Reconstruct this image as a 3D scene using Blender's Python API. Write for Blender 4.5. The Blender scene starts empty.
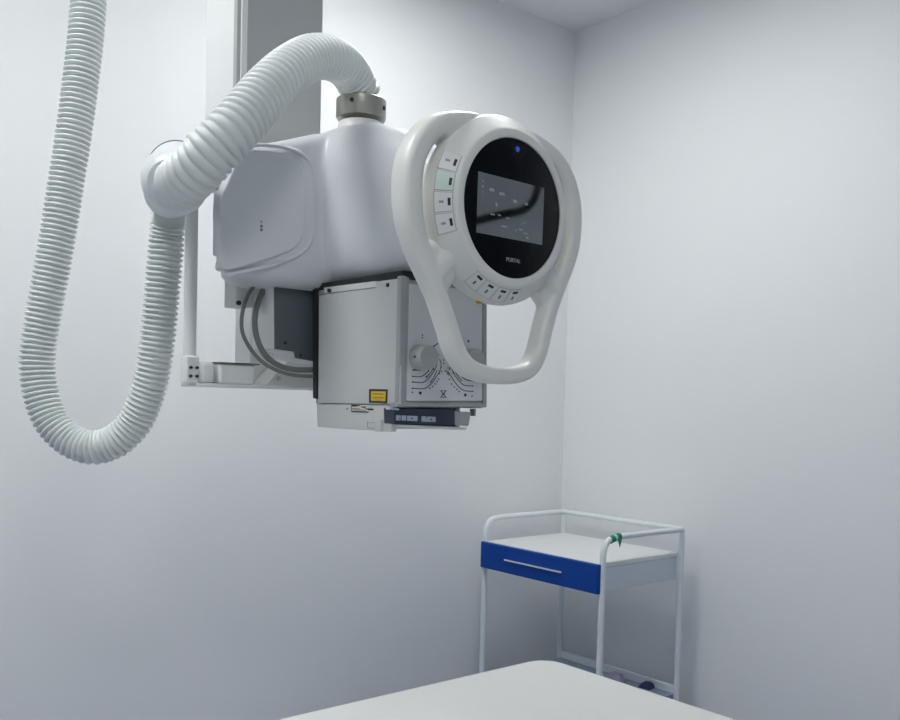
import bpy, bmesh, math, random
import numpy as np
from mathutils import Vector, Matrix
random.seed(4)
scene = bpy.context.scene
COL = scene.collection

# ------------------------------------------------------------------ camera calibration
F, PX, PY = 898.5, 450.0, 436.0
YAW, PITCH, ROLL = -.69336, .037777, .025372
H = 1.35
def _rx(a): c, s = math.cos(a), math.sin(a); return np.array([[1,0,0],[0,c,-s],[0,s,c]])
def _ry(a): c, s = math.cos(a), math.sin(a); return np.array([[c,0,s],[0,1,0],[-s,0,c]])
def _rz(a): c, s = math.cos(a), math.sin(a); return np.array([[c,-s,0],[s,c,0],[0,0,1]])
CM = _rz(ROLL) @ _rx(PITCH) @ _ry(YAW)
def cam2w(v):
    d = CM.T @ np.array(v, float); return Vector((d[0], d[2], -d[1]))
EYE = Vector((0, 0, H))
def ray(x, y): return cam2w(((x-PX)/F, (y-PY)/F, 1))
def atd(x, y, d): return EYE + ray(x, y)*d
def onX(x, y, X): d = ray(x, y); return EYE + d*(X/d.x)
def onY(x, y, Y): d = ray(x, y); return EYE + d*(Y/d.y)
def onZ(x, y, Z): d = ray(x, y); return EYE + d*((Z-H)/d.z)

cd = bpy.data.cameras.new('camera'); cam = bpy.data.objects.new('camera', cd); COL.objects.link(cam)
r_, u_, b_ = cam2w((1,0,0)), cam2w((0,-1,0)), cam2w((0,0,-1))
cam.matrix_world = Matrix(((r_.x,u_.x,b_.x,0),(r_.y,u_.y,b_.y,0),(r_.z,u_.z,b_.z,H),(0,0,0,1)))
cd.sensor_fit = 'HORIZONTAL'; cd.sensor_width = 36; cd.lens = F*36/900
cd.shift_y = (PY-360)/900; cd.clip_start = .02
scene.camera = cam

# ------------------------------------------------------------------ materials
def mat(name, rgb, rough=.5, metal=0, bump=0, bscale=200, var=.03, vscale=6, emit=None, estr=0, spec=.5, coat=0):
    m = bpy.data.materials.new(name); m.use_nodes = True
    nt = m.node_tree; b = nt.nodes['Principled BSDF']
    b.inputs['Roughness'].default_value = rough; b.inputs['Metallic'].default_value = metal
    b.inputs['Specular IOR Level'].default_value = spec
    b.inputs['Coat Weight'].default_value = coat
    tc = nt.nodes.new('ShaderNodeTexCoord')
    nz = nt.nodes.new('ShaderNodeTexNoise'); nz.inputs['Scale'].default_value = vscale; nz.inputs['Detail'].default_value = 3
    nt.links.new(tc.outputs['Object'], nz.inputs['Vector'])
    mx = nt.nodes.new('ShaderNodeMix'); mx.data_type = 'RGBA'
    nt.links.new(nz.outputs['Fac'], mx.inputs['Factor'])
    mx.inputs[6].default_value = (*[c*(1-var) for c in rgb], 1); mx.inputs[7].default_value = (*[min(1, c*(1+var)) for c in rgb], 1)
    nt.links.new(mx.outputs[2], b.inputs['Base Color'])
    if bump:
        n2 = nt.nodes.new('ShaderNodeTexNoise'); n2.inputs['Scale'].default_value = bscale
        nt.links.new(tc.outputs['Object'], n2.inputs['Vector'])
        bp = nt.nodes.new('ShaderNodeBump'); bp.inputs['Strength'].default_value = bump; bp.inputs['Distance'].default_value = .002
        nt.links.new(n2.outputs['Fac'], bp.inputs['Height']); nt.links.new(bp.outputs['Normal'], b.inputs['Normal'])
    if emit:
        b.inputs['Emission Color'].default_value = (*emit, 1); b.inputs['Emission Strength'].default_value = estr
    return m

M = {}
M['wall'] = mat('wall_paint', (.80, .806, .812), .6, bump=.04, bscale=120, var=.008, vscale=2)
M['wallg'] = mat('unseen_wall_grey', (.62, .64, .66), .6, bump=.04, bscale=120, var=.008, vscale=2)  # unseen walls made greyer to cut the light they bounce back
M['ceil'] = mat('ceiling_paint', (.80, .80, .81), .8, bump=.03, var=.008)
M['floor'] = mat('vinyl_floor', (.12, .165, .27), .35, var=.08, vscale=14)
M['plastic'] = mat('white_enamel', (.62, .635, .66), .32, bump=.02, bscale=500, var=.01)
M['console'] = mat('ivory_plastic', (.76, .755, .72), .36, bump=.015, bscale=500, var=.01)
M['button'] = mat('button_plastic', (.78, .78, .755), .4, var=.01)
M['mint'] = mat('mint_button', (.62, .76, .68), .4, var=.01)
M['hose'] = mat('hose_plastic', (.70, .735, .725), .38, var=.02)
M['cuff'] = mat('smooth_cuff', (.72, .75, .76), .3, var=.01)
M['column'] = mat('column_grey', (.44, .45, .45), .45, var=.015)
M['columnw'] = mat('column_light', (.78, .79, .78), .45, var=.01)
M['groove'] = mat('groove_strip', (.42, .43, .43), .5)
M['silver'] = mat('silver_sheet', (.60, .61, .60), .38, metal=.2, bump=.02, bscale=400, var=.015)
M['panel'] = mat('front_panel_grey', (.70, .715, .73), .36, metal=.15, var=.01)
M['alu'] = mat('aluminium_frame', (.40, .43, .44), .35, metal=.4, var=.03)
M['lower'] = mat('pale_sheet', (.66, .665, .65), .4, metal=.1, var=.01)
M['dark'] = mat('dark_seal_shade', (.085, .10, .115), .5, metal=.2, var=.08)  # cuff seal, and the shade coloured onto the rear box front
M['black'] = mat('black_rubber', (.012, .013, .015), .55, var=.1)
M['disc'] = mat('black_glass', (.004, .005, .007), .25, var=.05, spec=.08)
M['ink'] = mat('black_ink', (.02, .02, .025), .6)
M['greyink'] = mat('grey_ink', (.33, .33, .34), .6)
M['collar'] = mat('nickel_ring', (.40, .39, .34), .33, metal=.6, var=.06, vscale=20)
M['cable'] = mat('grey_cable', (.15, .16, .155), .5)
M['blue'] = mat('blue_drawer', (.0, .05, .285), .45, var=.03, spec=.2)
M['frame'] = mat('trolley_enamel', (.70, .75, .77), .35, var=.015)
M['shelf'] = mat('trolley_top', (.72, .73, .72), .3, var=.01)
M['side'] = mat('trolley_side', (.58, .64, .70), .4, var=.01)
M['shelflow'] = mat('lower_shelf_shade_blue', (.26, .32, .42), .45)  # grey-blue darkened to carry the shade under the drawer
M['armblack'] = mat('matt_black', (.006, .006, .007), .9, spec=.1)
M['chrome'] = mat('chrome', (.8, .82, .85), .2, metal=1)
M['table'] = mat('table_white', (.66, .665, .65), .4, bump=.01, var=.006)
M['tablebase'] = mat('table_base', (.55, .57, .6), .5)
M['yellow'] = mat('label_yellow', (.75, .50, .02), .5)
M['brown'] = mat('label_print', (.30, .16, .01), .5)
M['gold'] = mat('gold_sticker', (.55, .33, .03), .4)
M['labelw'] = mat('label_white', (.72, .70, .62), .5)
M['navy'] = mat('navy_tray', (.025, .04, .07), .4)
M['traytext'] = mat('tray_print', (.40, .46, .56), .5)
M['green'] = mat('green_tape', (.0, .17, .10), .5)
M['greenl'] = mat('pale_green_tape', (.30, .60, .52), .5)
M['led'] = mat('blue_led', (.01, .03, .2), .4, emit=(.01, .12, 1), estr=.3)
M['text'] = mat('pale_print', (.40, .40, .40), .5)
M['lamp'] = mat('lamp_diffuser', (.9, .9, .9), .5, emit=(.98, 1, .99), estr=22)
M['ui'] = mat('screen_graphics', (.16, .19, .20), .4, emit=(.55, .75, .75), estr=.09)
M['uig'] = mat('screen_green', (.05, .2, .1), .4, emit=(.1, .75, .4), estr=.12)
M['packet'] = mat('pale_packet', (.34, .33, .45), .5, var=.2, vscale=60)
M['packetd'] = mat('dark_packet', (.03, .04, .12), .5)
# glossy display glass: a mirror-like coat over a dark panel
m = bpy.data.materials.new('display_glass'); m.use_nodes = True; nt = m.node_tree
b = nt.nodes['Principled BSDF']; b.inputs['Base Color'].default_value = (.30, .325, .335, 1)
b.inputs['Metallic'].default_value = 1; b.inputs['Roughness'].default_value = .04
tc = nt.nodes.new('ShaderNodeTexCoord'); nz = nt.nodes.new('ShaderNodeTexNoise'); nz.inputs['Scale'].default_value = 30
mp = nt.nodes.new('ShaderNodeMapRange'); mp.inputs[3].default_value = .03; mp.inputs[4].default_value = .06
nt.links.new(tc.outputs['Object'], nz.inputs['Vector']); nt.links.new(nz.outputs['Fac'], mp.inputs[0]); nt.links.new(mp.outputs[0], b.inputs['Roughness'])
M['glass'] = m

# ------------------------------------------------------------------ mesh helpers (world coordinates)
def thing(name, label, cat, loc, group=None):
    o = bpy.data.objects.new(name, None); COL.objects.link(o); o.location = loc
    o.empty_display_size = .1
    o['label'] = label; o['category'] = cat
    if group: o['group'] = group
    return o
def rootloc(p):
    v = Vector((0, 0, 0))
    while p is not None: v += p.location; p = p.parent
    return v
def obj(name, bm, mats, parent=None, smooth=True, bevel=0, seg=3, label=None, angle=35):
    if not isinstance(mats, (list, tuple)): mats = [mats]
    bmesh.ops.recalc_face_normals(bm, faces=bm.faces[:])
    me = bpy.data.meshes.new(name)
    off = rootloc(parent)
    own = Vector((0, 0, 0))
    if parent is None:
        c = [v.co for v in bm.verts]
        own = Vector((sum(v.x for v in c)/len(c), sum(v.y for v in c)/len(c), min(v.z for v in c)))
        off = own
    bmesh.ops.translate(bm, vec=-off, verts=bm.verts[:])
    bm.to_mesh(me); bm.free()
    for mm in mats: me.materials.append(M[mm])
    o = bpy.data.objects.new(name, me); COL.objects.link(o)
    if parent is not None: o.parent = parent
    else: o.location = own
    if smooth:
        for p in me.polygons: p.use_smooth = True
    if bevel:
        md = o.modifiers.new('bevel', 'BEVEL'); md.width = bevel; md.segments = seg; md.limit_method = 'ANGLE'; md.angle_limit = math.radians(40)
    if smooth:
        try: me.set_sharp_from_angle(angle=math.radians(angle))
        except Exception: pass
    if label: o['label'] = label
    return o
def struct(name, bm, m, **k):
    o = obj(name, bm, m, **k); o['kind'] = 'structure'; return o
def B(): return bmesh.new()
def box(bm, x0, x1, y0, y1, z0, z1, mi=0):
    vs = [bm.verts.new((x, y, z)) for x in (x0, x1) for y in (y0, y1) for z in (z0, z1)]
    fs = [(0,1,3,2),(4,6,7,5),(0,4,5,1),(2,3,7,6),(0,2,6,4),(1,5,7,3)]
    for f in fs: bm.faces.new([vs[i] for i in f]).material_index = mi
    return vs
def prism(bm, pts, ext, mi=0):
    """polygon pts (Vectors) extruded by vector ext"""
    a = [bm.verts.new(p) for p in pts]; c = [bm.verts.new(p+ext) for p in pts]
    n = len(pts)
    bm.faces.new(a).material_index = mi; bm.faces.new(c[::-1]).material_index = mi
    for i in range(n): bm.faces.new((a[i], c[i], c[(i+1) % n], a[(i+1) % n])).material_index = mi
def frame_for(t):
    t = t.normalized(); up = Vector((0,0,1)) if abs(t.z) < .95 else Vector((0,1,0))
    a = t.cross(up).normalized(); return a, t.cross(a).normalized()
def cyl(bm, p0, p1, r0, r1=None, n=24, mi=0):
    r1 = r0 if r1 is None else r1
    p0, p1 = Vector(p0), Vector(p1); a, c = frame_for(p1-p0)
    A = []; C = []
    for i in range(n):
        t = 2*math.pi*i/n; d = a*math.cos(t)+c*math.sin(t)
        A.append(bm.verts.new(p0+d*r0)); C.append(bm.verts.new(p1+d*r1))
    bm.faces.new(A).material_index = mi; bm.faces.new(C).material_index = mi
    for i in range(n): bm.faces.new((A[i], A[(i+1) % n], C[(i+1) % n], C[i])).material_index = mi
def lathe(bm, C, n, u, v, prof, seg=64, mi=0, cap=True):
    """prof: (radius, offset behind C along -n)"""
    rings = []
    for r, o in prof:
        rings.append([bm.verts.new(C - n*o + (u*math.cos(2*math.pi*i/seg)+v*math.sin(2*math.pi*i/seg))*r) for i in range(seg)])
    for A, D in zip(rings, rings[1:]):
        for i in range(seg): bm.faces.new((A[i], A[(i+1) % seg], D[(i+1) % seg], D[i])).material_index = mi
    if cap:
        bm.faces.new(rings[0]).material_index = mi; bm.faces.new(rings[-1]).material_index = mi
def spline(pts, step=.004, closed=False):
    """Catmull-Rom through pts, resampled evenly"""
    P = [Vector(p) for p in pts]; n = len(P); out = []
    rng = range(n if closed else n-1)
    for i in rng:
        if closed: p0, p1, p2, p3 = P[(i-1) % n], P[i], P[(i+1) % n], P[(i+2) % n]
        else:
            p1, p2 = P[i], P[i+1]
            p0 = P[i-1] if i > 0 else p1*2-p2
            p3 = P[i+2] if i+2 < n else p2*2-p1
        for k in range(24):
            t = k/24
            out.append(.5*((2*p1)+(p2-p0)*t+(2*p0-5*p1+4*p2-p3)*t*t+(3*p1-p0-3*p2+p3)*t**3))
    out.append(P[0] if closed else P[-1])
    # resample
    L = [0]
    for a, c in zip(out, out[1:]): L.append(L[-1]+(c-a).length)
    N = max(2, int(round(L[-1]/step))); res = []; j = 0
    for k in range(N+1):
        s = L[-1]*k/N
        while j < len(L)-2 and L[j+1] < s: j += 1
        d = L[j+1]-L[j]; f = 0 if d == 0 else (s-L[j])/d
        res.append(out[j].lerp(out[j+1], min(1, f)))
    if closed: res.pop()
    return res, L[-1]
def sweep(bm, path, rad, n=24, ref=None, closed=False, mi=0, cap=True, flat=None):
    """tube; rad(i)->radius ; with ref a fixed normal gives section (flat[0] in plane, flat[1] along ref)"""
    N = len(path); rings = []
    a = None
    for i in range(N):
        if closed: t = path[(i+1) % N]-path[(i-1) % N]
        else: t = path[min(i+1, N-1)]-path[max(i-1, 0)]
        t.normalize()
        if ref is not None:
            c = ref; a2 = t.cross(c).normalized()
            w = rad(i)
            rg = []
            for k in range(n):
                th = 2*math.pi*k/n; x, y = math.cos(th), math.sin(th)
                e = .62
                x = math.copysign(abs(x)**e, x); y = math.copysign(abs(y)**e, y)
                rg.append(bm.verts.new(path[i]+a2*x*flat[0]*w+c*y*flat[1]*w))
        else:
            if a is None: a, _ = frame_for(t)
            a = (a - t*a.dot(t)).normalized(); c = t.cross(a)
            r = rad(i)
            rg = [bm.verts.new(path[i]+(a*math.cos(2*math.pi*k/n)+c*math.sin(2*math.pi*k/n))*r) for k in range(n)]
        rings.append(rg)
    for i in range(N if closed else N-1):
        A, D = rings[i], rings[(i+1) % N]
        for k in range(n): bm.faces.new((A[k], A[(k+1) % n], D[(k+1) % n], D[k])).material_index = mi
    if cap and not closed:
        bm.faces.new(rings[0]).material_index = mi; bm.faces.new(rings[-1]).material_index = mi
def loft(bm, sections, mi=0):
    rings = [[bm.verts.new(p) for p in s] for s in sections]; n = len(rings[0])
    for A, D in zip(rings, rings[1:]):
        for k in range(n): bm.faces.new((A[k], A[(k+1) % n], D[(k+1) % n], D[k])).material_index = mi
    bm.faces.new(rings[0]).material_index = mi; bm.faces.new(rings[-1]).material_index = mi
def supere(c, a, b, ra, rb, e, n=48):
    out = []
    for k in range(n):
        t = 2*math.pi*k/n; x, y = math.cos(t), math.sin(t)
        out.append(c+a*math.copysign(abs(x)**e, x)*ra+b*math.copysign(abs(y)**e, y)*rb)
    return out
def fuse(bm_list, name, voxel, smooth_it, mats, parent, ratio=None):
    """join several closed shapes into one smooth continuous skin"""
    bm = B()
    for q in bm_list:
        bmesh.ops.recalc_face_normals(q, faces=q.faces[:])
        me = bpy.data.meshes.new('tmp'); q.to_mesh(me); q.free(); bm.from_mesh(me); bpy.data.meshes.remove(me)
    me = bpy.data.meshes.new('tmp'); bm.to_mesh(me); bm.free()
    o = bpy.data.objects.new('tmp', me); COL.objects.link(o)
    md = o.modifiers.new('r', 'REMESH'); md.mode = 'VOXEL'; md.voxel_size = voxel
    sm = o.modifiers.new('s', 'SMOOTH'); sm.factor = .5; sm.iterations = smooth_it
    dg = bpy.context.evaluated_depsgraph_get(); dg.update()
    m2 = bpy.data.meshes.new_from_object(o.evaluated_get(dg))
    bm = B(); bm.from_mesh(m2); bpy.data.objects.remove(o); bpy.data.meshes.remove(me); bpy.data.meshes.remove(m2)
    return obj(name, bm, mats, parent, angle=80)
def strokes(bm, lines, unproj, width, ext, mi=0):
    """printed strokes: px polylines unprojected to a surface, as raised ink ribbons of real width"""
    for ln in lines:
        w = width
        if isinstance(ln[0], (int, float)): w, ln = ln[0], ln[1]
        P = [unproj(*q) for q in ln]
        if len(P) > 2: P, _ = spline(P, .0025)
        nn = ext.normalized(); V0 = []
        for i, p in enumerate(P):
            t = (P[min(i+1, len(P)-1)]-P[max(i-1, 0)]).normalized(); s = t.cross(nn).normalized()*w/2
            V0.append((p-s, p+s))
        for i in range(len(P)-1):
            q = [V0[i][0], V0[i][1], V0[i+1][1], V0[i+1][0]]
            prism(bm, q, ext, mi)
def text_bm(s, size, C, u, v, depth=.0003):
    cu = bpy.data.curves.new('t', 'FONT'); cu.body = s; cu.size = size; cu.align_x = 'CENTER'; cu.align_y = 'CENTER'; cu.extrude = depth
    o = bpy.data.objects.new('t', cu); COL.objects.link(o)
    dg = bpy.context.evaluated_depsgraph_get(); dg.update()
    me = bpy.data.meshes.new_from_object(o.evaluated_get(dg)); bm = B(); bm.from_mesh(me)
    n = u.cross(v)
    for q in bm.verts: q.co = C+u*q.co.x+v*q.co.y+n*q.co.z
    bpy.data.objects.remove(o); bpy.data.meshes.remove(me); bpy.data.curves.remove(cu)
    return bm
EX, EY, EZ = Vector((1,0,0)), Vector((0,1,0)), Vector((0,0,1))

# ------------------------------------------------------------------ room
XC, YC, ZC = 2.96, 2.767, 2.989
XA, YA = -1.7, -1.6
def slab(name, m, *a):
    bm = B(); box(bm, *a); return struct(name, bm, m, smooth=False)
slab('floor', 'floor', XA, XC, YA, YC, -.1, 0)
slab('ceiling', 'ceil', XA, XC, YA, YC, ZC, ZC+.1)
slab('wall_left', 'wall', XA-.1, XC+.1, YC, YC+.1, -.1, ZC+.1)
slab('wall_right', 'wall', XC, XC+.1, YA, YC, -.1, ZC+.1)
slab('wall_rear', 'wallg', XA-.1, XC+.1, YA-.1, YA, -.1, ZC+.1)
slab('wall_near', 'wallg', XA-.1, XA, YA, YC, -.1, ZC+.1)

def ceiling_light(x, y, sx, sy, label):
    t = thing('ceiling_light', label, 'lamp', (x, y, ZC-.03), 'ceiling light panels')
    bm = B()
    for a in ((x-sx-.02, x-sx, y-sy-.02, y+sy+.02), (x+sx, x+sx+.02, y-sy-.02, y+sy+.02), (x-sx, x+sx, y-sy-.02, y-sy), (x-sx, x+sx, y+sy, y+sy+.02)):
        box(bm, *a, ZC-.03, ZC)
    obj('frame', bm, 'frame', t, smooth=False)
    bm = B(); box(bm, x-sx, x+sx, y-sy, y+sy, ZC-.022, ZC-.004); obj('diffuser', bm, 'lamp', t, smooth=False)
ceiling_light(-.05, 1.72, .3, .3, 'square white light panel on the ceiling left of the grey column')
ceiling_light(1.72, 1.85, .3, .3, 'square white light panel on the ceiling between the column and the trolley')
ceiling_light(-.3, -.5, .3, .3, 'unseen fill light panel added on the ceiling behind the viewer')  # extra panel, added to fill the fronts from the viewer's side

# ------------------------------------------------------------------ X-ray unit
XR = thing('x_ray_unit', 'white X-ray tube head with round control console, hanging from a grey ceiling column', 'x-ray machine', (.9, 1.69, ZC))
# telescopic column
bm = B(); box(bm, .80, .98, 1.62, 1.768, 1.77, ZC)
bev = dict(bevel=.003, seg=2)
up = obj('upper_column', bm, 'column', XR, **bev)
bm = B(); box(bm, .792, .801, 1.635, 1.765, 1.771, ZC-.001); obj('side_rail', bm, 'columnw', up, **bev)
bm = B(); box(bm, .797, .809, 1.6135, 1.62, 1.771, ZC-.001); obj('groove_strip', bm, 'columnw', up, bevel=.001, seg=1)
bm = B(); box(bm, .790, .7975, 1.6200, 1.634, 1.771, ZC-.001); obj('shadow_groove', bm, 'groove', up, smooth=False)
bm = B(); box(bm, .842, .95, 1.645, 1.715, 1.372, 1.80); obj('lower_column', bm, 'columnw', XR, **bev)
bm = B(); box(bm, .70, 1.08, 1.56, 1.80, ZC-.03, ZC); obj('ceiling_plate', bm, 'column', XR, **bev)
# bracket
bm = B(); box(bm, .704, 1.0, 1.587, 1.66, 1.367, 1.374)
br = obj('support_bracket', bm, 'columnw', XR, bevel=.002)
bm = B(); box(bm, .712, .742, 1.588, 1.63, 1.374, 1.414); obj('bracket_block', bm, 'columnw', br, bevel=.008)
bm = B(); box(bm, .747, .822, 1.583, 1.66, 1.374, 1.412); obj('bracket_block', bm, 'columnw', br, bevel=.006)
bm = B(); box(bm, .747, .83, 1.581, 1.66, 1.412, 1.4145); obj('bracket_lid', bm, 'cable', br, smooth=False)
bm = B(); prism(bm, [Vector((.845, 1.585, 1.374)), Vector((.99, 1.585, 1.374)), Vector((.99, 1.585, 1.425)), Vector((.895, 1.585, 1.425))], EY*.1)
obj('wedge_plate', bm, 'lower', br, bevel=.002)
bm = B(); cyl(bm, Vector((.872, 1.586, 1.388)), Vector((.872, 1.580, 1.388)), .004, n=12); obj('screw', bm, 'groove', br)
# pole carrying the hose
px = .7005
bm = B(); cyl(bm, (px, 1.612, 1.372), (px, 1.612, 1.83), .012); pole = obj('hose_pole', bm, 'columnw', XR)
bm = B(); box(bm, px-.013, px+.0125, 1.594, 1.622, 1.372, 1.424); obj('pole_foot', bm, 'columnw', pole, bevel=.004)
for dx in (-.006, .006):
    for z in (1.386, 1.402):
        bm = B(); cyl(bm, (px+dx, 1.594, z), (px+dx, 1.589, z), .0028, n=10); obj('screw', bm, 'ink', pole)

# tube housing : cross cylinder along X + neck along -Y
CX, CZ = .973, 1.668
def sec_x(x, y0, y1, zlo, zhi, e=.5):
    return supere(Vector((x, (y0+y1)/2, (zlo+zhi)/2)), EY, EZ, (y1-y0)/2, (zhi-zlo)/2, e)
b1 = B()
prof = [(.692, 1.452, 1.462, 1.572, 1.765), (.697, 1.446, 1.472, 1.563, 1.775), (.708, 1.444, 1.496, 1.559, 1.785), (.72, 1.444, 1.533, 1.558, 1.791), (.74, 1.444, 1.568, 1.557, 1.797), (.765, 1.444, 1.600, 1.553, 1.804), (.80, 1.444, 1.61, 1.553, 1.815), (.88, 1.444, 1.611, 1.553, 1.846), (.93, 1.444, 1.612, 1.553, 1.861), (.973, 1.444, 1.612, 1.553, 1.867)]
s1 = [sec_x(x, p, q, a, c, .38) for x, p, q, a, c in prof]
s1 += [sec_x(2*CX-x, p, q, a, c, .38) for x, p, q, a, c in prof[-2::-1]]
loft(b1, s1)
def sec_y(y, rx, zlo, zhi, e): return supere(Vector((CX, y, (zlo+zhi)/2)), EX, EZ, rx, (zhi-zlo)/2, e)
b2 = B()
loft(b2, [sec_y(1.53, .093, 1.556, 1.869, .58), sec_y(1.45, .093, 1.556, 1.868, .58), sec_y(1.36, .092, 1.556, 1.853, .55), sec_y(1.27, .090, 1.556, 1.822, .5), sec_y(1.20, .088, 1.556, 1.795, .55), sec_y(1.15, .088, 1.566, 1.770, .7), sec_y(1.09, .10, 1.555, 1.752, 1)])
b3 = B(); box(b3, .738, .79, 1.575, 1.606, 1.612, 1.735)
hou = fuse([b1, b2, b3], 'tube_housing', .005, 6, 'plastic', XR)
# raised side cover
outl = [(223,270),(258,262),(285,253),(297,245),(303,232),(305,215),(305,190),(303,172),(297,160),(284,153),(262,150),(244,151),(238,156),(226,182),(219,200),(219,230),(222,255)]
bm = B(); P, _ = spline([onY(x+1.5, y, 1.4415) for x, y in outl], .008, closed=True)
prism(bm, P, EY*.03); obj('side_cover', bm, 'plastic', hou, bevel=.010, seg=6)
outl2 = [(222,276),(262,268),(290,259),(306,249),(313,234),(315,215),(315,188),(312,168),(303,155),(286,148),(262,145),(243,147)]
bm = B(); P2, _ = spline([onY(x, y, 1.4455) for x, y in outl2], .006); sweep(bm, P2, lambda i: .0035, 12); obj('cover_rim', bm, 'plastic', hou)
for (x, y, r) in ((261.3, 221.8, .0020), (261.3, 226.2, .0026), (261.3, 229.8, .0026)):
    bm = B(); q = onY(x, y, 1.4415); cyl(bm, q, q-EY*.001, r, n=12); obj('mark', bm, 'greyink' if r < .0022 else 'cable', hou)
# black strip drawn in for the dark gap under the housing
bm = B(); box(bm, .891, 1.062, 1.205, 1.468, 1.552, 1.566); obj('gap_strip', bm, 'black', XR)
# mounting block below the housing
bm = B(); box(bm, .762, .80, 1.55, 1.60, 1.518, 1.575); mb = obj('mounting_block', bm, 'lower', XR, bevel=.003)
bm = B(); cyl(bm, (.767, 1.551, 1.5245), (.767, 1.546, 1.5245), .0045, n=12); obj('screw', bm, 'ink', mb)
# rear box behind the collimator: sides kept light, shade painted on its front
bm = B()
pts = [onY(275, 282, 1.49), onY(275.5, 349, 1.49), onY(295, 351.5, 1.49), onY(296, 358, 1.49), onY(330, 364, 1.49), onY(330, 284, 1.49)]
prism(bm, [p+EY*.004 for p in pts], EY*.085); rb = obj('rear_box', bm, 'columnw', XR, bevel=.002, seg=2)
bm = B(); prism(bm, pts, EY*.006); obj('shaded_front', bm, 'dark', rb, bevel=.001, seg=1, label='front of the rear box, coloured dark as shade')
for q in ((285, 343), (300, 355)):
    bm = B(); p = onY(*q, 1.49); cyl(bm, p, p-EY*.003, .003, n=10); obj('screw', bm, 'ink', rb)
# cables looping below the housing
def cable(pxs, r, Y0, Y1):
    n = len(pxs); bm = B()
    P, _ = spline([onY(x, y, Y0+(Y1-Y0)*i/(n-1)) for i, (x, y) in enumerate(pxs)], .006)
    sweep(bm, P, lambda i: r, 12); obj('cable', bm, 'cable', XR)
cable([(264,272),(257,282),(248,295),(242.5,312),(242,330),(248,345),(259,359),(272,368),(288,374),(304,376),(322,376)], .0036, 1.53, 1.47)
cable([(278,272),(271,280),(262,293),(256,310),(255,327),(259,344),(267,357),(279,365.5),(293,369.5),(306,370),(322,369.5)], .0054, 1.545, 1.485)

# collimator
XL, XRt, YF, YB = .885, 1.077, 1.20, 1.468
bm = B(); box(bm, XL+.003, XRt, YF+.004, YB, 1.340, 1.553)
colm = obj('collimator', bm, 'alu', XR, bevel=.003, label='silver box with knobs and printed scale')
def side(pxs, X): return [onX(x, y, X) for x, y in pxs]
bm = B(); prism(bm, side([(319,296),(328,294.3),(375.5,288),(376,281.5),(400.5,278.2),(399.5,404.5),(318,403)], XL-.001), EX*.004); obj('side_plate', bm, 'silver', colm, bevel=.001, seg=2)
bm = B(); prism(bm, side([(324,287.5),(376,281),(375.8,287),(324,293.5)], XL+.0015), EX*.004); obj('top_strip', bm, 'lower', colm)
for q in ((329, 290.5), (388, 285)):
    bm = B(); p = onX(*q, XL-.001); cyl(bm, p+EX*.003, p-EX*.002, .0035, n=12); obj('screw', bm, 'ink', colm)
bm = B(); prism(bm, side([(312.5,289),(317,288),(317,399),(313,398)], XL-.001), EX*.02); obj('edge_seal', bm, 'black', colm)
bm = B(); box(bm, XL-.002, XL+.010, YF-.002, YF+.010, 1.340, 1.556); box(bm, XL+.006, XL+.016, YF-.001, YF+.006, 1.340, 1.555); obj('corner_profile', bm, ['alu'], colm, bevel=.002)
fY = YF
front = [(405,283),(482.5,291),(482.5,401),(404.5,401)]
bm = B(); prism(bm, [onY(x, y, fY) for x, y in front], EY*.008); fp = obj('front_panel', bm, 'panel', colm, bevel=.001, seg=1)
bm = B(); prism(bm, [onY(x, y, fY-.002) for x, y in ((398,402.5),(487,402.5),(487,407.5),(396,407))], EY*.02); obj('bottom_profile', bm, 'alu', colm, bevel=.002)
bm = B(); prism(bm, [onY(x, y, fY-.002) for x, y in ((483.3,285),(487,285),(487,404),(483.3,404))], EY*.02); obj('edge_profile', bm, 'alu', colm, bevel=.001)
UF = lambda x, y: onY(x, y, fY)
def off(l): return [(400+x, 350+y) for x, y in l]
ink = [(.0022, off([(12.5,20),(21,20)])), off([(12,26.5),(20,26.7),(24,25),(29,20.5)]), off([(12,32),(22,32.5),(27,30),(32,24),(36,17),(37.5,10),(37,4)]), off([(12,38.3),(24,38.6),(30,35),(35.5,28),(40,20),(41,14),(39.5,9)]),
       off([(26,28),(31,22),(34,17)]), off([(30,33),(34,27),(37,20)]),
       off([(47,18),(55,18)]), (.0032, off([(57,20.5),(60,24),(64,27.5)])), off([(62,27),(67,30),(74.5,31)]), off([(52,19.5),(56,27),(62,34),(66,35.6),(72.5,36)]), off([(48,21.5),(54,31),(60,38),(65,40.8),(72.5,41.4)]), off([(46.5,20.5),(49,25.5)]), off([(54.5,20),(58,26.5),(62,31)]),
       (.0017, off([(33.5,-3.4),(38,-6.8)]))]
dots = [(30,38.3),(32.5,36.5),(35,34),(37,31.5),(38.5,29.2),(41.5,21.5),(33.5,19),(36,14.5),(38,6),(41,17),(45.5,21),(47.5,23.5),(49.5,29.3),(51.5,34),(54.2,37),(57,39.3),(59.2,41.5),(43.4,10),(43.4,13.4),(48.5,10),(51,13.2),(49.5,19.5),(53,23),(26.5,26.5),(12.2,42.3),(72,46),(37,3.6),(38.4,5),(22.4,-15),(22.4,-12.3),(68.3,-9),(72.5,1),(28.5,20.4),(39.5,23.5),(12.5,32),(12.5,26.5),(12.5,38.3),(72.5,36),(72.5,41.4)]
big = ((20.2, 43), (65.2, 45), (33.5, -3.4), (68.3, -8.8))
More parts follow.
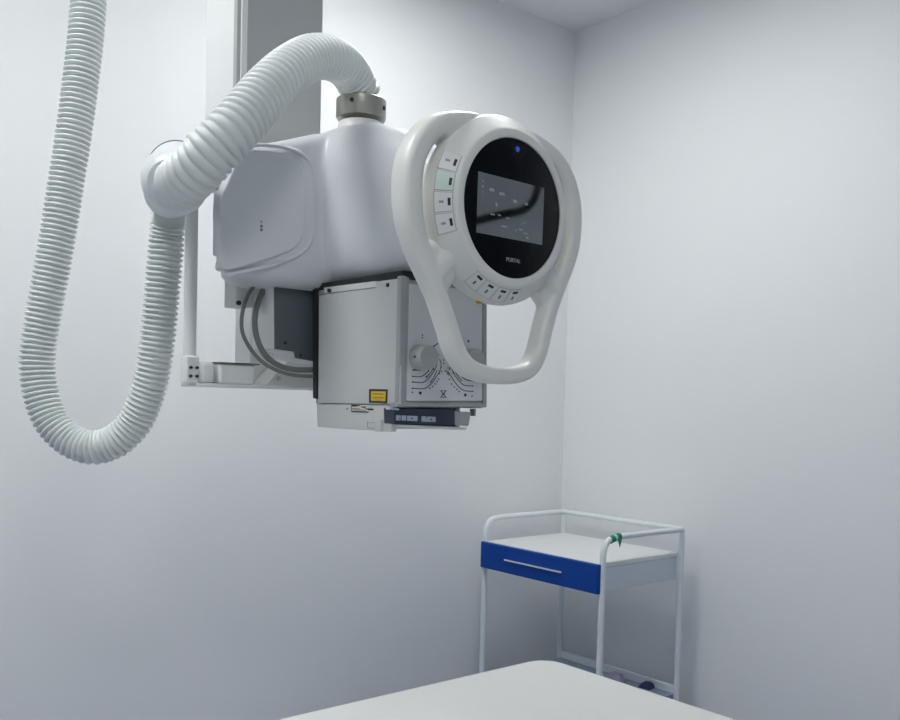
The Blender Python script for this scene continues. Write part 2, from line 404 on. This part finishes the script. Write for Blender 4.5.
for sd in (0, 1):
    bm = B()
    keep = lambda x: (x > 443.3) == bool(sd)
    strokes(bm, [l for l in ink if keep((l[1] if isinstance(l[0], float) else l)[0][0])], UF, .0014, EY*-.0004)
    for (x, y) in dots:
        if keep(400+x): q = UF(400+x, 350+y); cyl(bm, q, q-EY*.0004, .0014, n=8)
    for (x, y) in big:
        if keep(400+x): q = UF(400+x, 350+y); cyl(bm, q, q-EY*.0005, .0028 if y > 0 else .002, n=10)
    obj('scale_markings', bm, 'ink', fp, smooth=False)
hx, hy = 443.3, 394
bm = B()
strokes(bm, [(.001, [(hx-3, hy-3.3), (hx+3, hy-3.3)]), (.001, [(hx-3, hy+3.3), (hx+3, hy+3.3)]), (.0013, [(hx-2.4, hy-3), (hx+2.4, hy+3)]), (.0013, [(hx+2.4, hy-3), (hx-2.4, hy+3)]), (.0015, [(hx-1.2, hy), (hx+1.2, hy)])], UF, .001, EY*-.0004)
obj('beam_symbol', bm, 'ink', fp, smooth=False)
def knob(p):
    bm = B(); lathe(bm, p-EY*.030, -EY, EX, EZ, [(.0165, 0), (.0195, .0015), (.0205, .004), (.0215, .030)], 40)
    return obj('knob', bm, 'column', colm, angle=30)
kq = onY(419, 357.5, fY); k1 = knob(kq)
bm = B(); p = kq-EX*.0205-EY*.016; cyl(bm, p+EX*.002, p-EX*.001, .0022, n=8); obj('set_screw', bm, 'ink', colm)
knob(Vector((2*CX-kq.x+.008, kq.y, kq.z)))
# warning label and rating plate on the side
S = lambda x, y: onX(x, y, XL-.0012)
bm = B(); prism(bm, side([(369.3,389),(387.8,389.3),(387.3,403.5),(369.2,402.8)], XL-.001), EX*-.0006); wl = obj('warning_label', bm, 'ink', colm, smooth=False, label='yellow and black warning sticker')
bm = B(); prism(bm, side([(371.2,391.2),(385.8,391.4),(385.4,401.3),(371.1,400.8)], XL-.0016), EX*-.0004)
obj('label_field', bm, 'yellow', colm, smooth=False)
bm = B(); strokes(bm, [(.0018, [(373,393.9),(383.5,394.2)]), (.0018, [(373,397.6),(383.5,397.8)]), (.0009, [(375,400),(382,400.2)])], lambda x, y: onX(x, y, XL-.002), .001, EX*-.0003)
obj('label_print', bm, 'brown', colm, smooth=False)
# lower housing of the collimator
bm = B()
prism(bm, side([(316.5,404),(393,405.7),(391,432),(317,427)], XL-.004), EX*.012); lh = obj('lower_plate', bm, 'lower', colm, bevel=.002)
bm = B(); box(bm, XL+.005, 1.045, YF+.03, YB-.005, 1.302, 1.340); obj('lower_body', bm, 'lower', colm, bevel=.002)
SL = lambda x, y: onX(x, y, XL-.0041)
bm = B(); prism(bm, side([(351.5,405.2),(368.5,405.8),(368.3,412.2),(351.3,411.4)], XL-.004), EX*-.0005, 0)
strokes(bm, [(.0016, [(351.5,406),(357,406.1)]), (.0008, [(351.5,408.3),(360,408.8)]), (.0020, [(351.5,411.5),(368.5,412.1)]), (.0014, [(362,406.5),(368,409.5)]), (.0009, [(353,409.8),(366,410.3)]), (.0014, [(351.7,405),(351.7,411.8)]), (.0014, [(351.5,405.2),(360,405.6)]), (.0012, [(361.5,407.5),(366,406.6)]), (.0028, [(368,409.2),(373.5,409.5)])], lambda x, y: onX(x, y, XL-.0046), .001, EX*-.0004, 1)
q = SL(347.3, 408.8); cyl(bm, q, q-EX*.0006, .0016, n=8, mi=1)
obj('rating_label', bm, ['labelw', 'ink'], lh, smooth=False)
bm = B(); prism(bm, side([(377,419.5),(383.5,420),(383,432),(377,431.4)], XL-.004), EX*-.005); strokes(bm, [(.001, [(367.3,421),(367.6,427.8)]), (.0007, [(367.3,427.8),(377,428.6)]), (.0006, [(367.5,422.5),(377,423)])], SL, .001, EX*-.0006, 1)
obj('latch', bm, ['lower', 'cable'], lh, bevel=.0006, seg=1)
bm = B(); strokes(bm, [(.0007, [(320,404),(326,404.2)])], SL, .001, EX*-.0005); obj('seam_mark', bm, 'greyink', lh, smooth=False)
# tray at the front bottom
bm = B(); prism(bm, [onY(x, y, YF+.004) for x, y in ((394,408.2),(456,408.5),(456,426.3),(394.5,424.2))], EY*.03); tr = obj('filter_tray', bm, 'navy', colm, bevel=.001, seg=1)
bm = B(); UT = lambda x, y: onY(x, y, YF+.004)
strokes(bm, [(.0085, [(396,417.7),(400.5,417.9)]), (.0085, [(401.5,417.9),(406,418.1)]), (.0085, [(407,418.2),(417.4,418.6)]), (.009, [(421.5,418.8),(435.5,419.5)])], UT, .001, EY*-.0005)
strokes(bm, [(.0018, [(399,418),(399,419)]), (.0022, [(411,418.4),(413,418.5)]), (.0035, [(426,417),(427,417)]), (.0035, [(430.5,419.5),(431.5,419.5)])], lambda x, y: onY(x, y, YF+.0034), .001, EY*-.0004, 1)
obj('tray_print', bm, ['traytext', 'navy'], tr, smooth=False)
bm = B(); prism(bm, [onY(x, y, YF+.001) for x, y in ((455.5,411),(471.5,412.3),(469,426),(455.5,425))], EY*.03); obj('tray_end', bm, 'alu', tr, bevel=.002)
bm = B(); prism(bm, [onY(x, y, YF+.002) for x, y in ((397,424.8),(456,427),(468,427.5),(466,430.2),(430,428.6),(397,426))], EY*.04); obj('tray_lip', bm, 'lower', tr, bevel=.001, seg=1)
bm = B(); prism(bm, [onY(x, y, YF+.002) for x, y in ((473.5,409),(476,409),(475.5,416),(474,416))], EY*.01); obj('tray_hook', bm, 'cable', tr)
bm = B(); prism(bm, [onY(x, y, YF-.004) for x, y in ((390,407.5),(399,408.6),(399,410.3),(390,409.6))], EY*.012); obj('tray_pin', bm, 'chrome', tr)

# control console
n = Vector((.04, -.999, -.016)).normalized(); u = Vector((.999, .04, .006)).normalized(); v = n.cross(u)*-1
v = Vector((-.005, -.016, 1)); v = (v-n*v.dot(n)).normalized(); u = (u-n*u.dot(n)).normalized()
CC = atd(514.23, 208.885, 1.4); RD = .1067
bm = B()
lathe(bm, CC, n, u, v, [(RD+.0005, .004), (RD+.001, -.001), (RD+.003, -.002), (.119, -.001), (.1215, 0), (.1235, .003), (.1435, .021), (.1468, .026), (.148, .034), (.1465, .046), (.142, .056), (.136, .062), (.128, .075), (.115, .10), (.10, .14)], 96)
con = obj('control_console', bm, 'console', XR, label='round ivory console with black touch display', angle=50)
bm = B(); lathe(bm, CC, n, u, v, [(RD-.0015, -.0005), (RD, .0005), (RD, .006)], 96); disc = obj('display_panel', bm, 'disc', con, label='round black glass display')
SH = (.0733, .0452); SC = CC+u*(-.0075)+v*(-.0022)
bm = B()
q = [SC+u*(a*SH[0])+v*(c*SH[1])+n*.0006 for a, c in ((-1,-1),(1,-1),(1,1),(-1,1))]
prism(bm, q, n*.0006); obj('screen', bm, 'glass', con, smooth=False, label='glossy grey screen')
def ui(a, c): return SC+u*a*SH[0]+v*c*SH[1]+n*.0012
bm = B()
for (a, c, w, h, mi) in [(-.86,.72,.05,.05,0),(-.86,.55,.05,.07,0),(-.86,.36,.04,.05,0),(-.6,.5,.14,.10,0),(-.3,.45,.16,.10,0),(.1,.3,.12,.10,0),(.45,.3,.1,.08,0),(-.45,.05,.05,.12,0),(-.55,-.3,.12,.05,0),(-.35,-.28,.08,.05,0),(-.1,-.32,.10,.05,0),(-.2,-.62,.16,.05,0),(.15,-.66,.05,.04,0),(.42,-.35,.08,.05,1),(.3,-.62,.12,.05,0),(.45,-.72,.13,.05,0),(.52,-.85,.06,.05,0),(.35,-.4,.05,.04,1)]:
    prism(bm, [ui(a-w/2,c-h/2), ui(a+w/2,c-h/2), ui(a+w/2,c+h/2), ui(a-w/2,c+h/2)], n*.0003, mi)
obj('screen_graphics', bm, ['ui', 'uig'], con, smooth=False)
def onC(x, y, o=0):
    d = ray(x, y); p0 = CC+n*o; return EYE+d*(n.dot(p0-EYE)/n.dot(d))
bm = B(); lathe(bm, onC(517.5, 149.2, .0006), n, u, v, [(.002, -.0010), (.0042, -.0005), (.0045, .0003)], 24); obj('status_light', bm, 'led', con, label='small blue lit star mark')
obj('logo_lettering', text_bm('PORTAL', .0085, onC(513.3, 260.5, .0007), u, v), 'text', con, smooth=False)
# buttons on the conical rim (r .1235 -> .146)
def cone(r, a, lift=0):
    o = .003+(r-.1235)/(.1435-.1235)*.018
    d = u*math.cos(a)+v*math.sin(a); nn = (d*.018+n*.020).normalized()
    return CC+d*r-n*o+nn*lift
def patch(bm, r0, r1, a0, a1, l0, l1, mi=0, k=6):
    A = []
    for l in (l0, l1):
        A.append([[bm.verts.new(cone(r, a0+(a1-a0)*j/k, l)) for j in range(k+1)] for r in (r0, r1)])
    for j in range(k):
        for s in (0, 1): bm.faces.new((A[s][0][j], A[s][0][j+1], A[s][1][j+1], A[s][1][j])).material_index = mi
        for s in (0, 1): bm.faces.new((A[0][s][j], A[0][s][j+1], A[1][s][j+1], A[1][s][j])).material_index = mi
    for j in (0, k): bm.faces.new((A[0][0][j], A[0][1][j], A[1][1][j], A[1][0][j])).material_index = mi
R_ = math.radians
def button(a0, a1, r0, r1, m, icon, rim='greyink'):
    bm = B(); a0, a1 = R_(a0), R_(a1); am = (a0+a1)/2; dr = r1-r0
    patch(bm, r0-.0007, r1+.0007, a0-.006, a1+.006, -.001, .0002, 2)
    patch(bm, r0, r1, a0, a1, -.001, .0012, 0)
    patch(bm, r0+dr*.10, r0+dr*.26, am-.042, am+.042, .001, .0017, 1)
    patch(bm, r0+dr*.48, r0+dr*.74, am-.013, am+.013, .001, .0016, 3)
    return obj('button', bm, [m, 'ink', rim, icon], con, smooth=False)
for a0, a1, m, ic in ((149.5,161.5,'button','greyink'),(163,174.5,'mint','mint'),(176,187.5,'button','greyink'),(189,200.5,'button','greyink')):
    button(a0+2, a1+2, .1255, .1455, m, ic)
for a0, a1 in ((235,244.5),(246,257),(258.5,269.5),(271,281)):
    button(a0+1, a1+1, .1250, .1435, 'button', 'cable', 'column')
bm = B(); g = onC(478, 300.8, -.045); cyl(bm, g, g+n*.006, .005, n=16); obj('gold_fastener', bm, 'gold', con)

# handle : one hoop around the console, blended where it meets the rim
half = [(.050,.1265,.050),(.095,.118,.048),(.133,.103,.046),(.160,.076,.045),(.1755,.042,.044),(.179,.005,.043),(.174,-.038,.042),(.161,-.074,.041),(.143,-.108,.038),(.124,-.145,.034),(.107,-.185,.03),(.092,-.222,.027),(.070,-.247,.025),(.036,-.2575,.024)]
hp = half+[(0,-.2595,.024)]+[(-a,c,d) for a, c, d in half[::-1]]
hc = -.002
P, L = spline([CC+u*(a+hc)+v*c-n*d for a, c, d in hp], .004)
N_ = len(P)
def hw(i):
    t = abs(i/(N_-1)-.5)*2           # 0 bottom .. 1 top
    return .0150+.0042*min(1, max(0, (t-.35)/.25))
b1 = B()
rad = [hw(i)/.019 for i in range(N_)]
sweep(b1, P, lambda i: rad[i], 20, ref=n, flat=(.0178, .0235))
bl = [b1]
for s in (-1, 1):
    for (p0, p1, r0, r1) in (((.085,.105,.045),(.130,.108,.046),.022,.020), ((.055,.118,.045),(.10,.110,.045),.021,.02), ((.085,.095,.045),(.115,.10,.045),.02,.02), ((.045,.128,.040),(.115,.106,.042),.017,.018), ((.105,-.085,.042),(.138,-.118,.038),.027,.021), ((.112,-.065,.045),(.150,-.095,.040),.016,.017), ((.090,-.10,.042),(.126,-.138,.036),.016,.015)):
        q = B(); cyl(q, CC+u*(s*p0[0]+hc)+v*p0[1]-n*p0[2], CC+u*(s*p1[0]+hc)+v*p1[1]-n*p1[2], r0, r1, 20); bl.append(q)
fuse(bl, 'handle', .0026, 12, 'console', XR)

# hose collar on the housing
hc0 = onX(361, 118, .97); hb = Vector((.97, 1.458, 1.850))
bm = B(); lathe(bm, hb+EZ*.028, EZ, EX, EY, [(.040, 0), (.043, .002), (.044, .02), (.052, .032), (.058, .05)], 48); obj('hose_base', bm, 'console', hou)
bm = B(); lathe(bm, hb+EZ*.072, EZ, EX, EY, [(.040, .002), (.041, 0), (.046, 0), (.0475, .002), (.0475, .034), (.046, .037), (.038, .037)], 64); colr = obj('hose_collar', bm, 'collar', XR)
for a in (215, 300):
    d = Vector((math.cos(R_(a)), math.sin(R_(a)), 0)); z = {215: .058, 300: .053, 330: .04}[a]
    bm = B(); p = hb+EZ*z+d*.046; cyl(bm, p, p+d*.0035, .004, n=10); obj('screw', bm, 'ink', colr)

# corrugated hose
HZ = thing('corrugated_hose', 'long white corrugated hose looping from the ceiling past a pole to the tube head', 'hose', (.62, 1.62, ZC))
def corrugate(path, r0, r1, amp, pitch, name, power):
    """dense bellows sweep"""
    P, L = spline(path, pitch/9)
    n_ = len(P); k = max(1, round(L/pitch)); bm = B()
    def rr(i):
        t = i/(n_-1); ph = (t*k) % 1
        w = abs(math.sin(math.pi*ph))**power   # low power: rounded ridges, thin valleys
        return r0+(r1-r0)*t+amp*(w-.6)
    sweep(bm, P, rr, 28)
    return obj(name, bm, 'hose', HZ, angle=180)
near = [(Vector((.97, 1.458, 1.905))), (Vector((.97, 1.457, 1.93))), atd(357,84,1.70), atd(346.5,68,1.66), atd(331,58.5,1.61), atd(312,57.5,1.56), atd(291,69,1.50), atd(270,88,1.45), atd(237,125,1.40), atd(218,145.5,1.39), atd(202,163,1.395), atd(188,177,1.415), atd(177.5,186,1.45), atd(171.5,191,1.50), atd(169,193,1.57)]
corrugate(near, .0335, .039, .0095, .0127, 'near_hose', .42)
low = [atd(171,188,1.60), atd(170,196,1.70), atd(169,212,1.75), atd(167.5,232,1.77), atd(165,260,1.775), atd(161.5,300,1.78), atd(157.5,340,1.785), atd(153,372,1.79), atd(146,398,1.795), atd(135,422,1.80), atd(120,438,1.80), atd(105,445.5,1.80), atd(90,447.6,1.80), atd(70,440,1.80), atd(52,422,1.80), atd(42,398,1.80), atd(37.5,370,1.80), atd(38.5,345,1.80), atd(43,318,1.80), atd(48.5,288,1.80), atd(54,258,1.80), atd(60,222,1.80), atd(65.5,186,1.80), atd(71,152,1.80), atd(76.5,114,1.80), atd(81,78,1.80), atd(85.5,40,1.80), atd(88.7,0,1.80), atd(92,-50,1.80)]
e = low[-1]; low += [Vector((e.x+.012, e.y+.012, e.z+.15)), Vector((e.x+.018, e.y+.018, e.z+.3)), Vector((e.x+.018, e.y+.018, ZC-.01))]
corrugate(low, .0312, .0312, .0085, .0105, 'hanging_hose', 1.0)
ax = ray(171, 187).normalized(); ca = atd(174.5, 183, 1.46); cb = atd(179, 172, 1.66)
ax = (ca-cb).normalized(); a_, c_ = frame_for(ax)
bm = B(); lathe(bm, ca, ax, a_, c_, [(.034, -.030), (.0405, -.028), (.046, -.020), (.050, -.008), (.0525, .006), (.0545, .03), (.055, (ca-cb).length-.004), (.05, (ca-cb).length)], 56); obj('hose_cuff', bm, 'cuff', HZ)
bm = B(); L_ = (ca-cb).length; lathe(bm, ca, ax, a_, c_, [(.05, L_-.008), (.0565, L_-.007), (.0565, L_+.002), (.05, L_+.003)], 56); obj('cuff_seal', bm, 'dark', HZ)
bm = B(); cyl(bm, Vector((e.x+.018, e.y+.018, ZC-.03)), Vector((e.x+.018, e.y+.018, ZC)), .045, n=32); obj('ceiling_flange', bm, 'cuff', HZ)
# ------------------------------------------------------------------ patient table
TX1, TY1, TZ = 1.612, 1.545, .72
TB = thing('patient_table', 'flat white patient table below the tube head', 'table', (.4, 1.1, 0))
def rrect(x0, x1, y0, y1, r, z, k=10):
    out = []
    for cx, cy, a in ((x1-r, y1-r, 0), (x0+r, y1-r, 90), (x0+r, y0+r, 180), (x1-r, y0+r, 270)):
        for j in range(k+1):
            t = R_(a+90*j/k); out.append(Vector((cx+r*math.cos(t), cy+r*math.sin(t), z)))
    return out
bm = B(); prism(bm, rrect(-.6, TX1, .70, TY1, .06, TZ-.035), EZ*.035); obj('tabletop', bm, 'table', TB, bevel=.004)
bm = B(); box(bm, -.5, TX1-.08, .74, TY1-.05, TZ-.09, TZ-.035); obj('top_frame', bm, 'tablebase', TB, bevel=.005)
bm = B(); box(bm, .0, .9, .85, 1.4, .05, TZ-.09); obj('pedestal', bm, 'table', TB, bevel=.02)
bm = B(); box(bm, -.15, 1.05, .78, 1.46, 0, .05); obj('foot', bm, 'tablebase', TB, bevel=.01)

# ------------------------------------------------------------------ trolley
X0, X1, Y0, Y1, SZ = 2.375, 2.835, 2.035, 2.635, .805
TR = thing('medical_trolley', 'white tube framed trolley with a blue drawer in the corner of the room', 'trolley', ((X0+X1)/2, (Y0+Y1)/2, 0))
tr_ = .0118
def leg(x, y, top):
    bm = B(); cyl(bm, (x, y, .07), (x, y, top), tr_, n=20); l = obj('leg', bm, 'frame', TR)
    bm = B(); cyl(bm, (x-.012, y, .032), (x+.012, y, .032), .032, n=24); box(bm, x-.02, x+.02, y-.012, y+.012, .05, .08); obj('caster', bm, 'cable', l, bevel=.002)
RZ = .893
yl, yr = Y1+.0, Y0-.006
leg(X0+.012, yl, .80); leg(X0+.012, yr, .80); leg(X1, yl, RZ); leg(X1, yr, RZ)
for y in (yl, yr):
    pts = [Vector((X0+.012, y, .79)), Vector((X0+.012, y, .825)), Vector((X0+.016, y, .855)), Vector((X0+.035, y, .882)), Vector((X0+.07, y, RZ-.002)), Vector((X0+.12, y, RZ)), Vector((X0+.3, y, RZ)), Vector((X1, y, RZ))]
    P, _ = spline(pts, .006); bm = B(); sweep(bm, P, lambda i: tr_*.92, 16); obj('side_rail', bm, 'frame', TR)
bm = B(); cyl(bm, (X1, yr, RZ), (X1, yl, RZ), tr_*.85, n=16); obj('back_rail', bm, 'frame', TR)
bm = B(); box(bm, X0+.004, X1-.008, Y0, Y1-.012, SZ-.016, SZ); obj('top_shelf', bm, 'shelf', TR, bevel=.003)
bm = B(); box(bm, X0+.022, X1-.014, Y0+.002, Y1-.014, .706, SZ-.016); obj('drawer_case', bm, 'side', TR, bevel=.002)
bm = B(); box(bm, X0-.014, X0+.004, Y0-.008, Y1+.0, .700, .803); dr = obj('drawer', bm, 'blue', TR, bevel=.004, label='blue drawer front')
bm = B(); h0, h1 = onX(505, 560, X0-.016), onX(562.5, 572, X0-.016); zz = (h0.z+h1.z)/2
box(bm, X0-.022, X0-.013, h1.y, h0.y, zz-.0035, zz+.0035); obj('drawer_handle', bm, 'chrome', dr, bevel=.001, label='thin chrome pull bar')
LZ = .265
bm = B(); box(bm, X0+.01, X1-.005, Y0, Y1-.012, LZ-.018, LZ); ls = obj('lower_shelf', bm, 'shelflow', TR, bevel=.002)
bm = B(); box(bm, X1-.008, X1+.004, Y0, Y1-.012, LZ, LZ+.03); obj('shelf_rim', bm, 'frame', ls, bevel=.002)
# things on the lower shelf
def packet(cx, cy, sx, sy, h, m, label, rz):
    bm = B(); N = 10
    vs = [[None]*(N+1) for _ in range(N+1)]
    for lay in (0, 1):
        pass
    top = {}; bot = {}
    for i in range(N+1):
        for j in range(N+1):
            a, c = i/N*2-1, j/N*2-1
            z = h*(1-a**4)*(1-c**4)*(.75+.25*random.random())
            x = a*sx/2; y = c*sy/2; ca_, sa_ = math.cos(rz), math.sin(rz)
            X, Y = cx+x*ca_-y*sa_, cy+x*sa_+y*ca_
            top[i, j] = bm.verts.new((X, Y, LZ+.004+z)); bot[i, j] = bm.verts.new((X, Y, LZ+.001))
    for i in range(N):
        for j in range(N):
            bm.faces.new((top[i,j], top[i+1,j], top[i+1,j+1], top[i,j+1])); bm.faces.new((bot[i,j], bot[i,j+1], bot[i+1,j+1], bot[i+1,j]))
    for i in range(N):
        for (p, q) in (((i,0),(i+1,0)), ((i,N),(i+1,N)), ((0,i),(0,i+1)), ((N,i),(N,i+1))):
            bm.faces.new((top[p], top[q], bot[q], bot[p]))
    o = obj('packet', bm, m, None); o['label'] = label; o['category'] = 'packet'
    return o
q = onZ(617, 676, LZ+.02); packet(q.x-.012, q.y, .08, .075, .035, 'packet', 'pale lilac packet on the lower shelf of the trolley', .5)
q = onZ(629, 678, LZ+.02); packet(q.x+.02, q.y-.075, .06, .05, .018, 'packetd', 'small dark packet on the lower shelf, right of the pale one', .2)
# green tape on the right rail
def railpt(x): return onX(*x, X0)
t0, t1 = X0+.045, X0+.10
bm = B()
for a, c, mi in ((.046, .064, 0), (.064, .075, 1), (.075, .096, 0)):
    P = [Vector((X0+a+(c-a)*k/4, yr, (.882+(RZ-.882)*min(1, max(0, (a+(c-a)*k/4-.035)/.045))))) for k in range(5)]
    sweep(bm, P, lambda i: tr_*1.12, 16, mi=mi)
prism(bm, [Vector((X0+.072, yr-.013, RZ)), Vector((X0+.096, yr-.013, RZ)), Vector((X0+.082, yr-.016, RZ-.035))], EY*.002, 0)
o = obj('green_tape', bm, ['green', 'greenl'], None); o['label'] = 'piece of dark green tape wrapped round the right rail of the trolley'; o['category'] = 'tape'

# dark cable arm behind the viewer, mirrored in the console screen
pts = []
for (x, y) in ((470,222.5),(476,221),(490,217.5),(505,214),(519,211.5),(527,207.5),(533,201),(537,190),(539,178),(540,168)):
    d = ray(x, y); p = onC(x, y, .001); r = d-n*(2*d.dot(n)); s = (-.48-p.y)/r.y
    pts.append(p+r*s)
e0, e1 = pts[0], pts[-1]
pts = [e0+(e0-pts[1]).normalized()*.25]+pts+[e1+(e1-pts[-2]).normalized()*.25]
e1 = pts[-1]; pts += [Vector((e1.x, e1.y, (e1.z+ZC)/2)), Vector((e1.x, e1.y, ZC))]
bm = B(); P, _ = spline(pts, .02); sweep(bm, P, lambda i: .0165, 20)
ar = obj('support_arm', bm, 'armblack', None); ar['label'] = 'dark curved arm behind the viewer, mirrored in the round console screen'; ar['category'] = 'arm'

# ------------------------------------------------------------------ world and view
w = bpy.data.worlds.new('world'); scene.world = w; w.use_nodes = True
w.node_tree.nodes['Background'].inputs[0].default_value = (.6, .65, .72, 1); w.node_tree.nodes['Background'].inputs[1].default_value = .02
vs = scene.view_settings
vs.view_transform = 'Standard'; vs.look = 'None'; vs.gamma = 1; vs.use_curve_mapping = False; vs.exposure = -.2
cy = scene.cycles
cy.use_denoising = True; cy.max_bounces = 10; cy.diffuse_bounces = 8; cy.glossy_bounces = 4
cy.sample_clamp_indirect = 4
